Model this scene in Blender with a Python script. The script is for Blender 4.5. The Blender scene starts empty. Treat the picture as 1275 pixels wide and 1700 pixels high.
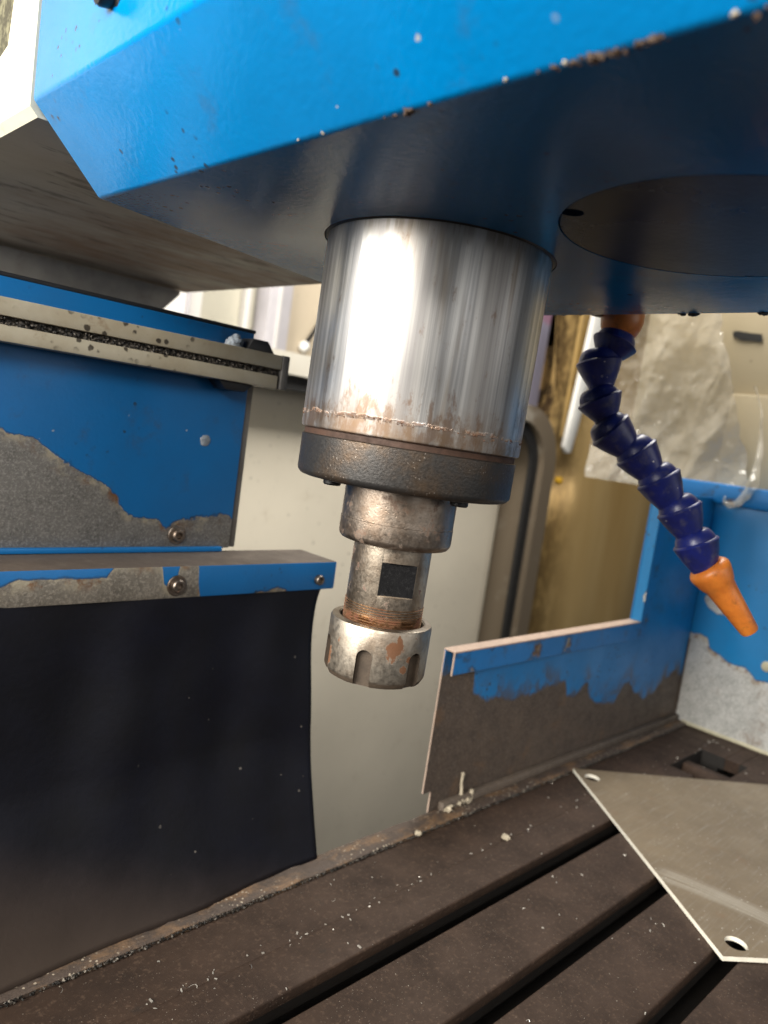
import bpy, bmesh, math, random
from mathutils import Vector, Matrix, noise as mnoise
random.seed(7)
R = math.radians
scene = bpy.context.scene
COL = scene.collection

# ---------------------------------------------------------------- camera, world, lamps, exposure
cam_d = bpy.data.cameras.new('camera'); cam = bpy.data.objects.new('camera', cam_d); COL.objects.link(cam)
scene.camera = cam
cam_d.sensor_fit = 'VERTICAL'; cam_d.sensor_height = 36.0; cam_d.lens = 36.0 * 1240 / 1700
cam_d.clip_start = 0.01; cam_d.clip_end = 20
cam.matrix_world = Matrix(((0.7110, -0.0255, -0.7027, -0.2620),
                           (-0.6890, 0.1743, -0.7035, -0.2500),
                           (0.1404, 0.9844, 0.1064, 0.2900),
                           (0, 0, 0, 1)))
cam_d.dof.use_dof = True; cam_d.dof.focus_distance = 0.345; cam_d.dof.aperture_fstop = 10.0

world = bpy.data.worlds.new('World'); scene.world = world; world.use_nodes = True
world.node_tree.nodes['Background'].inputs[0].default_value = (0.95, 0.97, 1.0, 1)
world.node_tree.nodes['Background'].inputs[1].default_value = 0.05

def area(name, loc, target, sx, sy, power, color):
    d = bpy.data.lights.new(name, 'AREA'); d.shape = 'RECTANGLE'; d.size = sx; d.size_y = sy
    d.energy = power; d.color = color
    o = bpy.data.objects.new(name, d); COL.objects.link(o); o.location = loc
    o.rotation_euler = (Vector(target) - Vector(loc)).to_track_quat('-Z', 'Y').to_euler()
    return o
area('doorway_light', (-1.5, 0.15, 0.76), (0.1, 0.05, 0.42), 1.28, 0.84, 84, (1.0, 0.95, 0.86))
area('room_light', (0.25, -1.9, 0.64), (0.25, 0.5, 0.40), 2.3, 0.55, 11, (1.0, 0.965, 0.91))
area('side_window_light', (-1.35, -1.15, 1.05), (-0.05, 0.15, 0.27), 0.5, 0.5, 24, (1.0, 0.95, 0.87))

area('cabinet_fill_light', (0.55, 0.30, 0.98), (0.60, 0.75, 0.25), 0.45, 0.45, 17, (1.0, 0.96, 0.88))  # added fill lamp, brightens the upper cabinet more than its foot

vs = scene.view_settings
vs.view_transform = 'Standard'; vs.look = 'None'; vs.exposure = 0.0; vs.gamma = 1.0; vs.use_curve_mapping = False
scene.cycles.use_denoising = True
scene.cycles.max_bounces = 8
scene.cycles.caustics_reflective = False; scene.cycles.caustics_refractive = False

# ---------------------------------------------------------------- material helpers
class NT:
    def __init__(s, name):
        s.m = bpy.data.materials.new(name); s.m.use_nodes = True
        s.t = s.m.node_tree; s.n = s.t.nodes; s.bsdf = s.n['Principled BSDF']; s.out = s.n['Material Output']
        s._co = None
    def link(s, a, b): s.t.links.new(a, b)
    def co(s):
        if s._co is None: s._co = s.n.new('ShaderNodeTexCoord').outputs['Object']
        return s._co
    def put(s, sock, v):
        if isinstance(v, bpy.types.NodeSocket): s.link(v, sock)
        elif isinstance(v, (tuple, list)) and len(v) == 3 and len(sock.default_value) == 4: sock.default_value = (*v, 1)
        else: sock.default_value = v
    def map(s, scale=(1, 1, 1), loc=(0, 0, 0), rot=(0, 0, 0)):
        n = s.n.new('ShaderNodeMapping'); s.link(s.co(), n.inputs[0])
        n.inputs['Scale'].default_value = scale; n.inputs['Location'].default_value = loc; n.inputs['Rotation'].default_value = rot
        return n.outputs[0]
    def noise(s, scale, detail=4, rough=0.55, vec=None, dist=0.0):
        n = s.n.new('ShaderNodeTexNoise'); s.link(vec if vec is not None else s.co(), n.inputs['Vector'])
        n.inputs['Scale'].default_value = scale; n.inputs['Detail'].default_value = detail
        n.inputs['Roughness'].default_value = rough; n.inputs['Distortion'].default_value = dist
        return n.outputs['Fac']
    def voro(s, scale, vec=None, feature='F1', out='Distance', rnd=1.0):
        n = s.n.new('ShaderNodeTexVoronoi'); n.feature = feature
        s.link(vec if vec is not None else s.co(), n.inputs['Vector']); n.inputs['Scale'].default_value = scale
        n.inputs['Randomness'].default_value = rnd
        return n.outputs[out]
    def math(s, op, a, b=0.0, c=None, clamp=False):
        n = s.n.new('ShaderNodeMath'); n.operation = op; n.use_clamp = clamp
        s.put(n.inputs[0], a); s.put(n.inputs[1], b)
        if c is not None: s.put(n.inputs[2], c)
        return n.outputs[0]
    def step(s, v, lo, hi):            # smooth 0..1 between lo and hi
        n = s.n.new('ShaderNodeMapRange'); n.interpolation_type = 'SMOOTHSTEP'; n.clamp = True
        s.put(n.inputs[0], v); n.inputs[1].default_value = lo; n.inputs[2].default_value = hi
        n.inputs[3].default_value = 0; n.inputs[4].default_value = 1
        return n.outputs[0]
    def lin(s, v, a, b, c, d):
        n = s.n.new('ShaderNodeMapRange'); n.clamp = True
        s.put(n.inputs[0], v)
        for i, x in enumerate((a, b, c, d)): n.inputs[i + 1].default_value = x
        return n.outputs[0]
    def axis(s, k):
        n = s.n.new('ShaderNodeSeparateXYZ'); s.link(s.co(), n.inputs[0]); return n.outputs[k]
    def mix(s, f, a, b, mode='MIX'):
        n = s.n.new('ShaderNodeMix'); n.data_type = 'RGBA'; n.blend_type = mode
        s.put(n.inputs[0], f); s.put(n.inputs[6], a); s.put(n.inputs[7], b)
        return n.outputs[2]
    def curve(s, v, a, b, pts, vlo, vhi):   # piecewise curve of v in [a,b] giving values in [vlo,vhi]
        x = s.lin(v, a, b, 0, 1)
        n = s.n.new('ShaderNodeFloatCurve'); s.link(x, n.inputs['Value'])
        cv = n.mapping.curves[0]
        P = [((p - a) / (b - a), (q - vlo) / (vhi - vlo)) for p, q in pts]
        while len(cv.points) < len(P): cv.points.new(0.5, 0.5)
        for pt, (p, q) in zip(cv.points, P): pt.location = (p, q); pt.handle_type = 'VECTOR'
        n.mapping.update()
        return s.lin(n.outputs[0], 0, 1, vlo, vhi)
    def bump(s, h, strength=0.2, dist=0.001, prev=None):
        n = s.n.new('ShaderNodeBump'); s.put(n.inputs['Height'], h)
        n.inputs['Strength'].default_value = strength; n.inputs['Distance'].default_value = dist
        if prev is not None: s.link(prev, n.inputs['Normal'])
        return n.outputs[0]
    def set(s, color=None, rough=None, metal=None, normal=None, coat=None, coat_rough=None, spec=None, **kw):
        I = s.bsdf.inputs
        for k, v in (('Base Color', color), ('Roughness', rough), ('Metallic', metal), ('Normal', normal),
                     ('Coat Weight', coat), ('Coat Roughness', coat_rough), ('Specular IOR Level', spec)):
            if v is not None: s.put(I[k], v)
        for k, v in kw.items(): s.put(I[k.replace('_', ' ')], v)
        return s.m

def specks(t, scale, cut, dens_scale=9, dens=(0.45, 0.65), vec=None):
    """small irregular spots, clustered"""
    d = t.voro(scale, vec)
    d2 = t.math('ADD', d, t.math('MULTIPLY', t.math('SUBTRACT', t.noise(scale * 2.3, 2, 0.6, vec), 0.5), 0.35))
    spot = t.math('SUBTRACT', 1.0, t.step(d2, cut * 0.6, cut))
    return t.math('MULTIPLY', spot, t.step(t.noise(dens_scale, 3, 0.6, vec), *dens))

BLUE = (0.004, 0.150, 0.430)
def paint_mat(name, col, bare=None, mask=None, rough=0.3, dirt=0.25, orange=0.15, spots=True, coat=0.0, bare_metal=0.35, bare_rough=0.5, rust_edge=True, smear=0.0, spec=0.5):
    t = NT(name)
    big = t.noise(14, 4, 0.6)
    fine = t.noise(160, 3, 0.6)
    c = t.mix(t.lin(big, 0.3, 0.75, 0, 1), col, tuple(x * 0.78 for x in col))
    c = t.mix(t.math('MULTIPLY', t.step(t.noise(38, 5, 0.7), 0.56, 0.74), dirt), c, (0.05, 0.045, 0.038))
    rg = t.lin(big, 0.3, 0.7, rough * 0.8, rough * 1.3)
    h = t.noise(420, 2, 0.5)
    if spots:
        sp = specks(t, 190, 0.25, 24, (0.55, 0.63))
        c = t.mix(t.math('MULTIPLY', sp, 0.85), c, (0.018, 0.018, 0.02))
        sp2 = specks(t, 75, 0.055, 10, (0.52, 0.60))
        c = t.mix(t.math('MULTIPLY', sp2, 0.7), c, (0.45, 0.44, 0.40))
    metal = 0.0
    nrm = t.bump(h, orange, 0.0006)
    if mask is not None:
        raw = mask(t)                                   # >0 means bare
        m = t.step(raw, -0.0004 - 0.003 * smear, 0.0004 + 0.003 * smear)
        b = bare
        if smear:
            sm = t.math('MULTIPLY', t.step(raw, -0.026, 0.0), t.step(t.noise(1.0, 5, 0.7, t.map(scale=(48, 48, 40))), 0.42, 0.60))
            c = t.mix(t.math('MULTIPLY', sm, smear), c, tuple(x * 0.8 for x in b))
        bn = t.noise(55, 6, 0.75); bl = t.noise(620, 4, 0.75)
        bc = t.mix(t.lin(bn, 0.35, 0.7, 0, 1), b, tuple(x * 0.55 for x in b))
        bc = t.mix(t.math('MULTIPLY', t.step(bl, 0.46, 0.64), 0.6), bc, tuple(min(1, x * 1.6 + .03) for x in b))
        bc = t.mix(t.math('MULTIPLY', t.step(t.noise(380, 5, 0.75, t.map(loc=(6, 1, 4))), 0.54, 0.66), 0.5), bc, tuple(x * 0.3 for x in b))
        bc = t.mix(t.math('MULTIPLY', t.step(t.noise(30, 5, 0.7), 0.55, 0.72), 0.5), bc, (0.16, 0.085, 0.04))
        if rust_edge:
            near = t.math('SUBTRACT', 1.0, t.step(raw, 0.0010, 0.0095))
            pale = t.math('MULTIPLY', near, t.step(t.noise(75, 4, 0.65), 0.46, 0.62))
            bc = t.mix(t.math('MULTIPLY', pale, 0.75), bc, (0.42, 0.37, 0.27))
            rst = t.math('MULTIPLY', near, t.step(t.noise(60, 5, 0.7, t.map(loc=(3, 1, 2))), 0.52, 0.64))
            bc = t.mix(t.math('MULTIPLY', rst, 0.85), bc, (0.17, 0.068, 0.022))
            rim = t.math('MULTIPLY', t.step(raw, -0.0016, -0.0004), t.math('SUBTRACT', 1.0, m))
            c = t.mix(t.math('MULTIPLY', rim, 0.55), c, (0.01, 0.03, 0.06))
        c = t.mix(m, c, bc)
        metal = t.math('MULTIPLY', m, bare_metal)
        rg = t.mix(m, rg, t.lin(bn, 0.3, 0.7, bare_rough * 0.8, bare_rough * 1.25))
        nrm = t.bump(m, 0.6, -0.0005, nrm)
        nrm = t.bump(t.math('MULTIPLY', bl, m), 0.25, 0.0008, nrm)
    return t.set(color=c, rough=rg, metal=metal, normal=nrm, coat=coat, coat_rough=0.12, spec=spec)

def curve_mask(h_axis, a, b, pts, vlo, vhi, v_axis=2, amp=0.012, sc=45):
    def f(t):
        th = t.curve(t.axis(h_axis), a, b, pts, vlo, vhi)
        n = t.math('ADD', t.math('MULTIPLY', t.math('SUBTRACT', t.noise(sc * 0.8, 2, 0.5), 0.5), amp), t.math('MULTIPLY', t.math('SUBTRACT', t.noise(sc * 4.5, 5, 0.65), 0.5), amp * 0.32))
        return t.math('SUBTRACT', t.math('ADD', th, n), t.axis(v_axis))
    return f
def patch_mask(cut, sc=18, loc=(0, 0, 0), k=0.02):
    def f(t):
        return t.math('MULTIPLY', t.math('SUBTRACT', t.noise(sc, 6, 0.62, t.map(loc=loc)), cut), k)
    return f
def max_mask(*fs):
    def f(t):
        v = fs[0](t)
        for g in fs[1:]: v = t.math('MAXIMUM', v, g(t))
        return v
    return f

def steel_mat(name, base=(0.5, 0.49, 0.47), rough=0.3, rust=0.4, rust_col=(0.085, 0.032, 0.012), brown=0.3, rust_cut=(0.56, 0.66), sc=55, pit=0.35, spots=()):
    t = NT(name)
    n1 = t.noise(sc, 6, 0.68); n2 = t.noise(sc * 5, 4, 0.7)
    c = t.mix(t.lin(t.noise(sc * .5, 4, 0.6), 0.35, 0.65, 0, 1), base, tuple(x * 0.85 for x in base))
    c = t.mix(t.math('MULTIPLY', t.step(n1, 0.36, 0.74), brown), c, (0.17, 0.105, 0.062))
    c = t.mix(t.math('MULTIPLY', t.step(n2, 0.58, 0.72), 0.28), c, (0.06, 0.045, 0.035))
    rm = t.math('MULTIPLY', t.step(t.noise(sc * 1.3, 6, 0.7, t.map(loc=(5, 2, 1))), *rust_cut), rust)
    for (az, zz, rad, pr) in spots:          # single rust blotches on a turned surface: azimuth, height, radius, size
        px, py = pr * math.cos(R(az)), pr * math.sin(R(az))
        d = t.math('SQRT', t.math('ADD', t.math('ADD', t.math('POWER', t.math('SUBTRACT', t.axis(0), px), 2), t.math('POWER', t.math('SUBTRACT', t.axis(1), py), 2)), t.math('POWER', t.math('MULTIPLY', t.math('SUBTRACT', t.axis(2), zz), 0.7), 2)))
        d = t.math('ADD', d, t.math('MULTIPLY', t.math('SUBTRACT', t.noise(260, 5, 0.65), 0.5), rad * 2.2))
        rm = t.math('MAXIMUM', rm, t.math('MULTIPLY', t.math('SUBTRACT', 1.0, t.step(d, rad * 0.75, rad)), 0.92))
    c = t.mix(rm, c, rust_col)
    r = t.math('ADD', t.lin(n2, 0.3, 0.7, rough * 0.8, rough * 1.25), t.math('MULTIPLY', rm, 0.35))
    met = t.math('SUBTRACT', 1.0, t.math('MULTIPLY', rm, 0.85))
    nb = t.bump(t.noise(sc * 9, 3, 0.6), 0.12, 0.0005)
    nb = t.bump(specks(t, sc * 6, 0.28, sc * .4, (0.45, 0.6)), pit, -0.0004, nb)
    return t.set(color=c, rough=r, metal=met, normal=nb)

def quill_mat():
    t = NT('ground_steel_quill')
    st = t.noise(1.0, 5, 0.75, t.map(scale=(260, 260, 3.0)))
    st2 = t.noise(1.0, 3, 0.6, t.map(scale=(46, 46, 1.2), loc=(3, 0, 0)))
    z = t.axis(2)
    c = t.mix(t.step(st, 0.36, 0.66), (0.42, 0.42, 0.43), (0.80, 0.795, 0.78))
    c = t.mix(t.math('MULTIPLY', t.step(st2, 0.44, 0.62), 0.60), c, (0.24, 0.22, 0.21))  # streaks: brushed steel, plus room reflections painted into the colour
    c = t.mix(t.math('MULTIPLY', t.step(t.noise(1.0, 4, 0.6, t.map(scale=(80, 80, 9), loc=(9, 4, 1))), 0.55, 0.70), 0.45), c, (0.28, 0.20, 0.12))
    # rust along the lower rim and near the top
    low = t.math('SUBTRACT', 1.0, t.step(z, 0.289, 0.318))
    rn = t.noise(1.0, 6, 0.72, t.map(scale=(170, 170, 75)))
    c = t.mix(t.math('MULTIPLY', t.step(t.math('ADD', rn, t.math('MULTIPLY', low, 0.16)), 0.58, 0.74), 0.65), c, (0.21, 0.115, 0.06))
    c = t.mix(t.math('MULTIPLY', t.math('SUBTRACT', 1.0, t.step(z, 0.288, 0.310)), t.lin(t.noise(60, 5, 0.7), 0.35, 0.6, 0.1, 0.65)), c, (0.26, 0.17, 0.10))
    ring = t.math('SUBTRACT', 1.0, t.step(t.math('ABSOLUTE', t.math('SUBTRACT', t.math('ADD', z, t.math('MULTIPLY', t.math('SUBTRACT', t.noise(90, 4, 0.7), 0.5), 0.006)), 0.2945)), 0.0002, 0.0011))
    rm = t.math('MULTIPLY', ring, t.step(t.noise(170, 5, 0.7), 0.46, 0.58))
    c = t.mix(t.math('MULTIPLY', rm, 0.75), c, (0.13, 0.055, 0.025))
    tops = t.math('MULTIPLY', t.step(z, 0.366, 0.374), t.step(st, 0.42, 0.6))
    c = t.mix(t.math('MULTIPLY', tops, 0.6), c, (0.10, 0.075, 0.05))
    r = t.math('ADD', t.lin(st2, 0.35, 0.65, 0.29, 0.44), t.math('MULTIPLY', rm, 0.4))
    r = t.math('ADD', r, t.math('MULTIPLY', low, 0.12))
    nb = t.bump(st, 0.05, 0.0005)
    nb = t.bump(rm, 0.5, 0.0006, nb)
    return t.set(color=c, rough=r, metal=t.math('SUBTRACT', 1.0, t.math('MULTIPLY', rm, 0.8)), normal=nb)

def simple(name, col, rough=0.5, metal=0.0, var=0.3, sc=60, bumpy=0.15, coat=0.0, dust=0.0, dust_col=(0.3, 0.28, 0.25)):
    t = NT(name)
    n = t.noise(sc, 5, 0.65)
    c = t.mix(t.lin(n, 0.3, 0.7, 0, 1), col, tuple(x * (1 - var) for x in col))
    if dust: c = t.mix(t.math('MULTIPLY', t.step(t.noise(sc * 2.2, 5, 0.7, t.map(loc=(2, 5, 3))), 0.5, 0.75), dust), c, dust_col)
    r = t.lin(n, 0.3, 0.7, rough * 0.85, min(1, rough * 1.2))
    return t.set(color=c, rough=r, metal=metal, normal=t.bump(t.noise(sc * 6, 3, 0.6), bumpy, 0.0006), coat=coat, coat_rough=0.15)

# ---------------------------------------------------------------- geometry helpers
def finish(bm, smooth=35, bevel=0.0, seg=2, recalc=True):
    if recalc: bmesh.ops.recalc_face_normals(bm, faces=bm.faces)
    if bevel:
        es = [e for e in bm.edges if len(e.link_faces) == 2 and e.calc_face_angle(0) > R(25)]
        bmesh.ops.bevel(bm, geom=es, offset=bevel, segments=seg, profile=0.5, affect='EDGES', clamp_overlap=True)
    return smooth
def obj(name, bm, mat, parent=None, smooth=35, bevel=0.0, seg=2):
    finish(bm, smooth, bevel, seg)
    me = bpy.data.meshes.new(name); bm.to_mesh(me); bm.free()
    return obj_me(name, me, mat, parent, smooth)
def obj_me(name, me, mat, parent=None, smooth=35):
    if mat is not None:
        me.materials.clear(); me.materials.append(mat)
    if smooth:
        for p in me.polygons: p.use_smooth = True
        me.set_sharp_from_angle(angle=R(smooth))
    o = bpy.data.objects.new(name, me); COL.objects.link(o)
    if parent is not None: attach(o, parent)
    return o
def attach(o, parent):
    o.parent = parent
    # every mesh here is built in world coordinates; only the root Empty is displaced
    if parent.type == 'EMPTY': o.matrix_parent_inverse = Matrix.Translation(parent.location).inverted()
def thing(name, label, cat, loc=(0, 0, 0), group=None):
    o = bpy.data.objects.new(name, None); COL.objects.link(o); o.location = loc
    o.empty_display_size = 0.01
    return tag(o, label, cat, group)
def tag(o, label, cat=None, group=None, kind=None):
    o['label'] = label
    if cat: o['category'] = cat
    if group: o['group'] = group
    if kind: o['kind'] = kind
    return o
def box_bm(x0, x1, y0, y1, z0, z1, bm=None):
    bm = bm or bmesh.new()
    v = [bm.verts.new((x, y, z)) for z in (z0, z1) for y in (y0, y1) for x in (x0, x1)]
    for f in ((0, 2, 3, 1), (4, 5, 7, 6), (0, 1, 5, 4), (2, 6, 7, 3), (0, 4, 6, 2), (1, 3, 7, 5)): bm.faces.new([v[i] for i in f])
    return bm
def prism_bm(poly, axis, a, b, bm=None):
    """poly of 2D points; axis 0: (y,z) along x, 1: (x,z) along y, 2: (x,y) along z"""
    bm = bm or bmesh.new()
    def P(p, t): return (t, p[0], p[1]) if axis == 0 else (p[0], t, p[1]) if axis == 1 else (p[0], p[1], t)
    A = [bm.verts.new(P(p, a)) for p in poly]; B = [bm.verts.new(P(p, b)) for p in poly]
    bm.faces.new(A[::-1]); bm.faces.new(B)
    n = len(poly)
    for i in range(n): bm.faces.new((A[i], A[(i + 1) % n], B[(i + 1) % n], B[i]))
    return bm
def lathe_bm(prof, n=96, cx=0, cy=0, M=None, bm=None, cap=True):
    """prof: (radius, z) list"""
    bm = bm or bmesh.new()
    rings = []
    for r, z in prof:
        ring = []
        for i in range(n):
            a = 2 * math.pi * i / n
            p = Vector((r * math.cos(a), r * math.sin(a), z))
            p = M @ p if M is not None else p + Vector((cx, cy, 0))
            ring.append(bm.verts.new(p))
        rings.append(ring)
    for a, b in zip(rings, rings[1:]):
        for i in range(n): bm.faces.new((a[i], a[(i + 1) % n], b[(i + 1) % n], b[i]))
    if cap:
        bm.faces.new(rings[0][::-1]); bm.faces.new(rings[-1])
    return bm
def frame_to(p, d):
    d = Vector(d).normalized()
    return Matrix.Translation(Vector(p)) @ d.to_track_quat('Z', 'Y').to_matrix().to_4x4()
def tube_bm(pts, rad, n=10, bm=None):
    bm = bm or bmesh.new()
    pts = [Vector(p) for p in pts]; rings = []
    for i, p in enumerate(pts):
        d = (pts[min(i + 1, len(pts) - 1)] - pts[max(i - 1, 0)]).normalized()
        M = frame_to(p, d); r = rad[i] if isinstance(rad, (list, tuple)) else rad
        rings.append([bm.verts.new(M @ Vector((r * math.cos(2 * math.pi * k / n), r * math.sin(2 * math.pi * k / n), 0))) for k in range(n)])
    for a, b in zip(rings, rings[1:]):
        for k in range(n): bm.faces.new((a[k], a[(k + 1) % n], b[(k + 1) % n], b[k]))
    bm.faces.new(rings[0][::-1]); bm.faces.new(rings[-1])
    return bm
def boolean(bm, cutters, op='DIFFERENCE', name='tmp'):
    """returns a mesh: bm minus every cutter bmesh"""
    bmesh.ops.recalc_face_normals(bm, faces=bm.faces)
    me = bpy.data.meshes.new(name); bm.to_mesh(me); bm.free()
    o = bpy.data.objects.new(name, me); COL.objects.link(o)
    tmp = []
    for c in cutters:
        bmesh.ops.recalc_face_normals(c, faces=c.faces)
        cm = bpy.data.meshes.new('cut'); c.to_mesh(cm); c.free()
        co = bpy.data.objects.new('cut', cm); COL.objects.link(co); tmp.append(co)
        md = o.modifiers.new('b', 'BOOLEAN'); md.operation = op; md.object = co; md.solver = 'EXACT'
    dg = bpy.context.evaluated_depsgraph_get()
    out = bpy.data.meshes.new_from_object(o.evaluated_get(dg))
    for q in tmp + [o]:
        m = q.data; bpy.data.objects.remove(q); bpy.data.meshes.remove(m)
    return out
def lump_bm(c, r, seed, sub=3, amp=0.5, freq=1.5, flat=1.0):
    bm = bmesh.new(); bmesh.ops.create_icosphere(bm, subdivisions=sub, radius=1)
    for v in bm.verts:
        k = 1 + amp * mnoise.fractal(v.co * freq + Vector((seed * 3.1, seed, 0)), 0.6, 2.0, 4)
        v.co = Vector(c) + Vector((v.co.x * r * k, v.co.y * r * k, v.co.z * r * k * flat))
    return bm
def merge(bms):
    out = bmesh.new()
    for b in bms:
        me = bpy.data.meshes.new('m'); b.to_mesh(me); b.free(); out.from_mesh(me); bpy.data.meshes.remove(me)
    return out

# ---------------------------------------------------------------- materials
M = {}
M['head_blue'] = paint_mat('head_blue_paint', (0.000, 0.195, 0.510), rough=0.19, dirt=0.25, orange=0.22, coat=0.0, spec=0.36)
M['quill'] = quill_mat()
M['nose'] = steel_mat('spindle_nose_steel', (0.36, 0.30, 0.25), 0.38, 0.6, brown=0.6, sc=95, pit=0.15)
M['shank'] = steel_mat('shank_steel', (0.50, 0.43, 0.35), 0.38, 0.75, (0.070, 0.018, 0.013), 0.55, (0.585, 0.63), 95, 0.12)
M['nut'] = steel_mat('nut_steel', (0.42, 0.375, 0.315), 0.44, 0.95, (0.115, 0.040, 0.010), 0.55, (0.64, 0.68), 70, 0.10, ((243, 0.190, 0.0042, 0.0252), (247, 0.194, 0.0026, 0.0252), (158, 0.180, 0.0036, 0.0252), (256, 0.181, 0.0018, 0.0252), (262, 0.186, 0.0014, 0.0252)))
M['thread'] = steel_mat('rusty_thread', (0.36, 0.22, 0.12), 0.38, 0.7, (0.14, 0.035, 0.02), 0.6, (0.45, 0.6), 90)
M['groove'] = simple('rusty_groove', (0.050, 0.020, 0.009), 0.7, 0.0, 0.6, 160)
M['dark_flat'] = simple('black_flat', (0.012, 0.012, 0.013), 0.85, 0.0, 0.3, 300, 0.4, dust=0.15, dust_col=(0.12, 0.12, 0.12))
M['dark_flat'].node_tree.nodes['Principled BSDF'].inputs['Specular IOR Level'].default_value = 0.06
def collar_mat():
    t = NT('black_oxide_collar')
    n = t.noise(850, 3, 0.55); b = t.noise(40, 5, 0.65)
    c = t.mix(t.step(b, 0.40, 0.70), (0.050, 0.048, 0.047), (0.085, 0.058, 0.038))
    sp = specks(t, 520, 0.17, 40, (0.46, 0.60))
    c = t.mix(t.math('MULTIPLY', sp, 0.5), c, (0.36, 0.33, 0.30))  # pale specks are fine glints painted into the collar colour
    nb = t.bump(n, 0.25, 0.0006); nb = t.bump(sp, 0.25, 0.0005, nb)
    return t.set(color=c, rough=t.lin(n, 0.3, 0.7, 0.34, 0.50), metal=0.75, normal=nb)
M['collar'] = collar_mat()
M['bolt'] = steel_mat('bolt_steel', (0.22, 0.19, 0.165), 0.42, 0.6, brown=0.5, sc=150)
M['black'] = simple('black_steel', (0.018, 0.018, 0.02), 0.45, 0.2, 0.4, 80)
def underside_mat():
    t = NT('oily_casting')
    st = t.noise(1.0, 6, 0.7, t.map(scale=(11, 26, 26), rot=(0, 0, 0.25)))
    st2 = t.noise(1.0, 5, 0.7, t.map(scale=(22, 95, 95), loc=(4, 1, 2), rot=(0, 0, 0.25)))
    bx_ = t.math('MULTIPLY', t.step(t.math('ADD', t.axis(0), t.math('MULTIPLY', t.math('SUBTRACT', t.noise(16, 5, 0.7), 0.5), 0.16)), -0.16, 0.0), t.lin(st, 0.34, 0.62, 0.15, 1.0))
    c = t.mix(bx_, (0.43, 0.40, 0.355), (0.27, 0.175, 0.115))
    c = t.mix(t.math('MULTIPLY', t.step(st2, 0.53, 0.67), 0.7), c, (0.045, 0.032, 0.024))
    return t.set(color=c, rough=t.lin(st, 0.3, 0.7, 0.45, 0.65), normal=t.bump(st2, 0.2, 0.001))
M['underside'] = underside_mat()
def cream_grime():
    t = NT('cream_casting_paint')
    c = t.mix(t.math('MULTIPLY', t.step(t.noise(60, 5, 0.7), 0.58, 0.72), 0.35), (0.66, 0.63, 0.50), (0.25, 0.22, 0.15))
    return t.set(color=c, rough=0.4, normal=t.bump(t.noise(160, 3, 0.6), 0.2, 0.001))
M['cream_cast'] = cream_grime()
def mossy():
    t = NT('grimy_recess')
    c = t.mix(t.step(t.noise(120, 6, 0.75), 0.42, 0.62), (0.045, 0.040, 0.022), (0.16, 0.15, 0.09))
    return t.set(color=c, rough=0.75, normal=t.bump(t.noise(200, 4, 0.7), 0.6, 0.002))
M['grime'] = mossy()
PANEL_PTS = [(-0.33, 0.272), (-0.131, 0.262), (-0.111, 0.2556), (-0.089, 0.2475), (-0.080, 0.237), (-0.064, 0.2273), (-0.0536, 0.2173), (-0.035, 0.2170), (-0.029, 0.2105), (-0.0151, 0.2195), (0.02, 0.2172), (0.05, 0.217)]
M['panel'] = paint_mat('panel_blue_paint', (0.004, 0.125, 0.360), (0.215, 0.205, 0.190), curve_mask(0, -0.33, 0.05, PANEL_PTS, 0.19, 0.29, amp=0.024, sc=42), rough=0.42, dirt=0.4)
LEDGE_PTS = [(-0.33, 0.187), (-0.136, 0.1875), (-0.128, 0.1905), (-0.082, 0.190), (-0.0795, 0.1945), (-0.076, 0.199), (-0.050, 0.199), (-0.0485, 0.186), (-0.0405, 0.180), (-0.0385, 0.199), (-0.0265, 0.199), (-0.0245, 0.180), (-0.022, 0.1745), (0.010, 0.1745), (0.020, 0.1775), (0.027, 0.1765), (0.034, 0.179), (0.041, 0.1765), (0.044, 0.1740), (0.09, 0.1735)]
M['ledge'] = paint_mat('ledge_blue_paint', (0.004, 0.140, 0.400), (0.235, 0.210, 0.175), curve_mask(0, -0.33, 0.09, LEDGE_PTS, 0.165, 0.205, amp=0.004, sc=110), rough=0.4, dirt=0.3)
M['brown_top'] = simple('oily_brown_dust', (0.105, 0.080, 0.062), 0.7, 0, 0.35, 60, 0.3, dust=0.25, dust_col=(0.22, 0.19, 0.16))
def scale_mat():
    t = NT('aged_aluminium_scale')
    c = t.mix(t.lin(t.noise(25, 5, 0.65), 0.35, 0.7, 0, 1), (0.50, 0.455, 0.35), (0.38, 0.32, 0.22))
    c = t.mix(t.math('MULTIPLY', specks(t, 170, 0.34, 30, (0.50, 0.62)), 0.92), c, (0.03, 0.022, 0.016))
    c = t.mix(t.math('MULTIPLY', t.step(t.noise(45, 5, 0.7, t.map(loc=(4, 4, 2))), 0.58, 0.70), 0.5), c, (0.20, 0.11, 0.045))
    return t.set(color=c, rough=0.5, metal=0.15, normal=t.bump(t.noise(300, 3, 0.6), 0.2, 0.0006))
M['scale'] = scale_mat()
def gritty():
    t = NT('chip_packed_groove')
    c = t.mix(t.step(t.voro(420), 0.25, 0.6), (0.10, 0.085, 0.07), (0.012, 0.010, 0.008))
    c = t.mix(t.math('MULTIPLY', specks(t, 330, 0.3, 60, (0.4, 0.6)), 0.8), c, (0.35, 0.31, 0.26))
    return t.set(color=c, rough=0.6, normal=t.bump(t.voro(420), 1.0, 0.002))
M['gritty'] = gritty()
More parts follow.
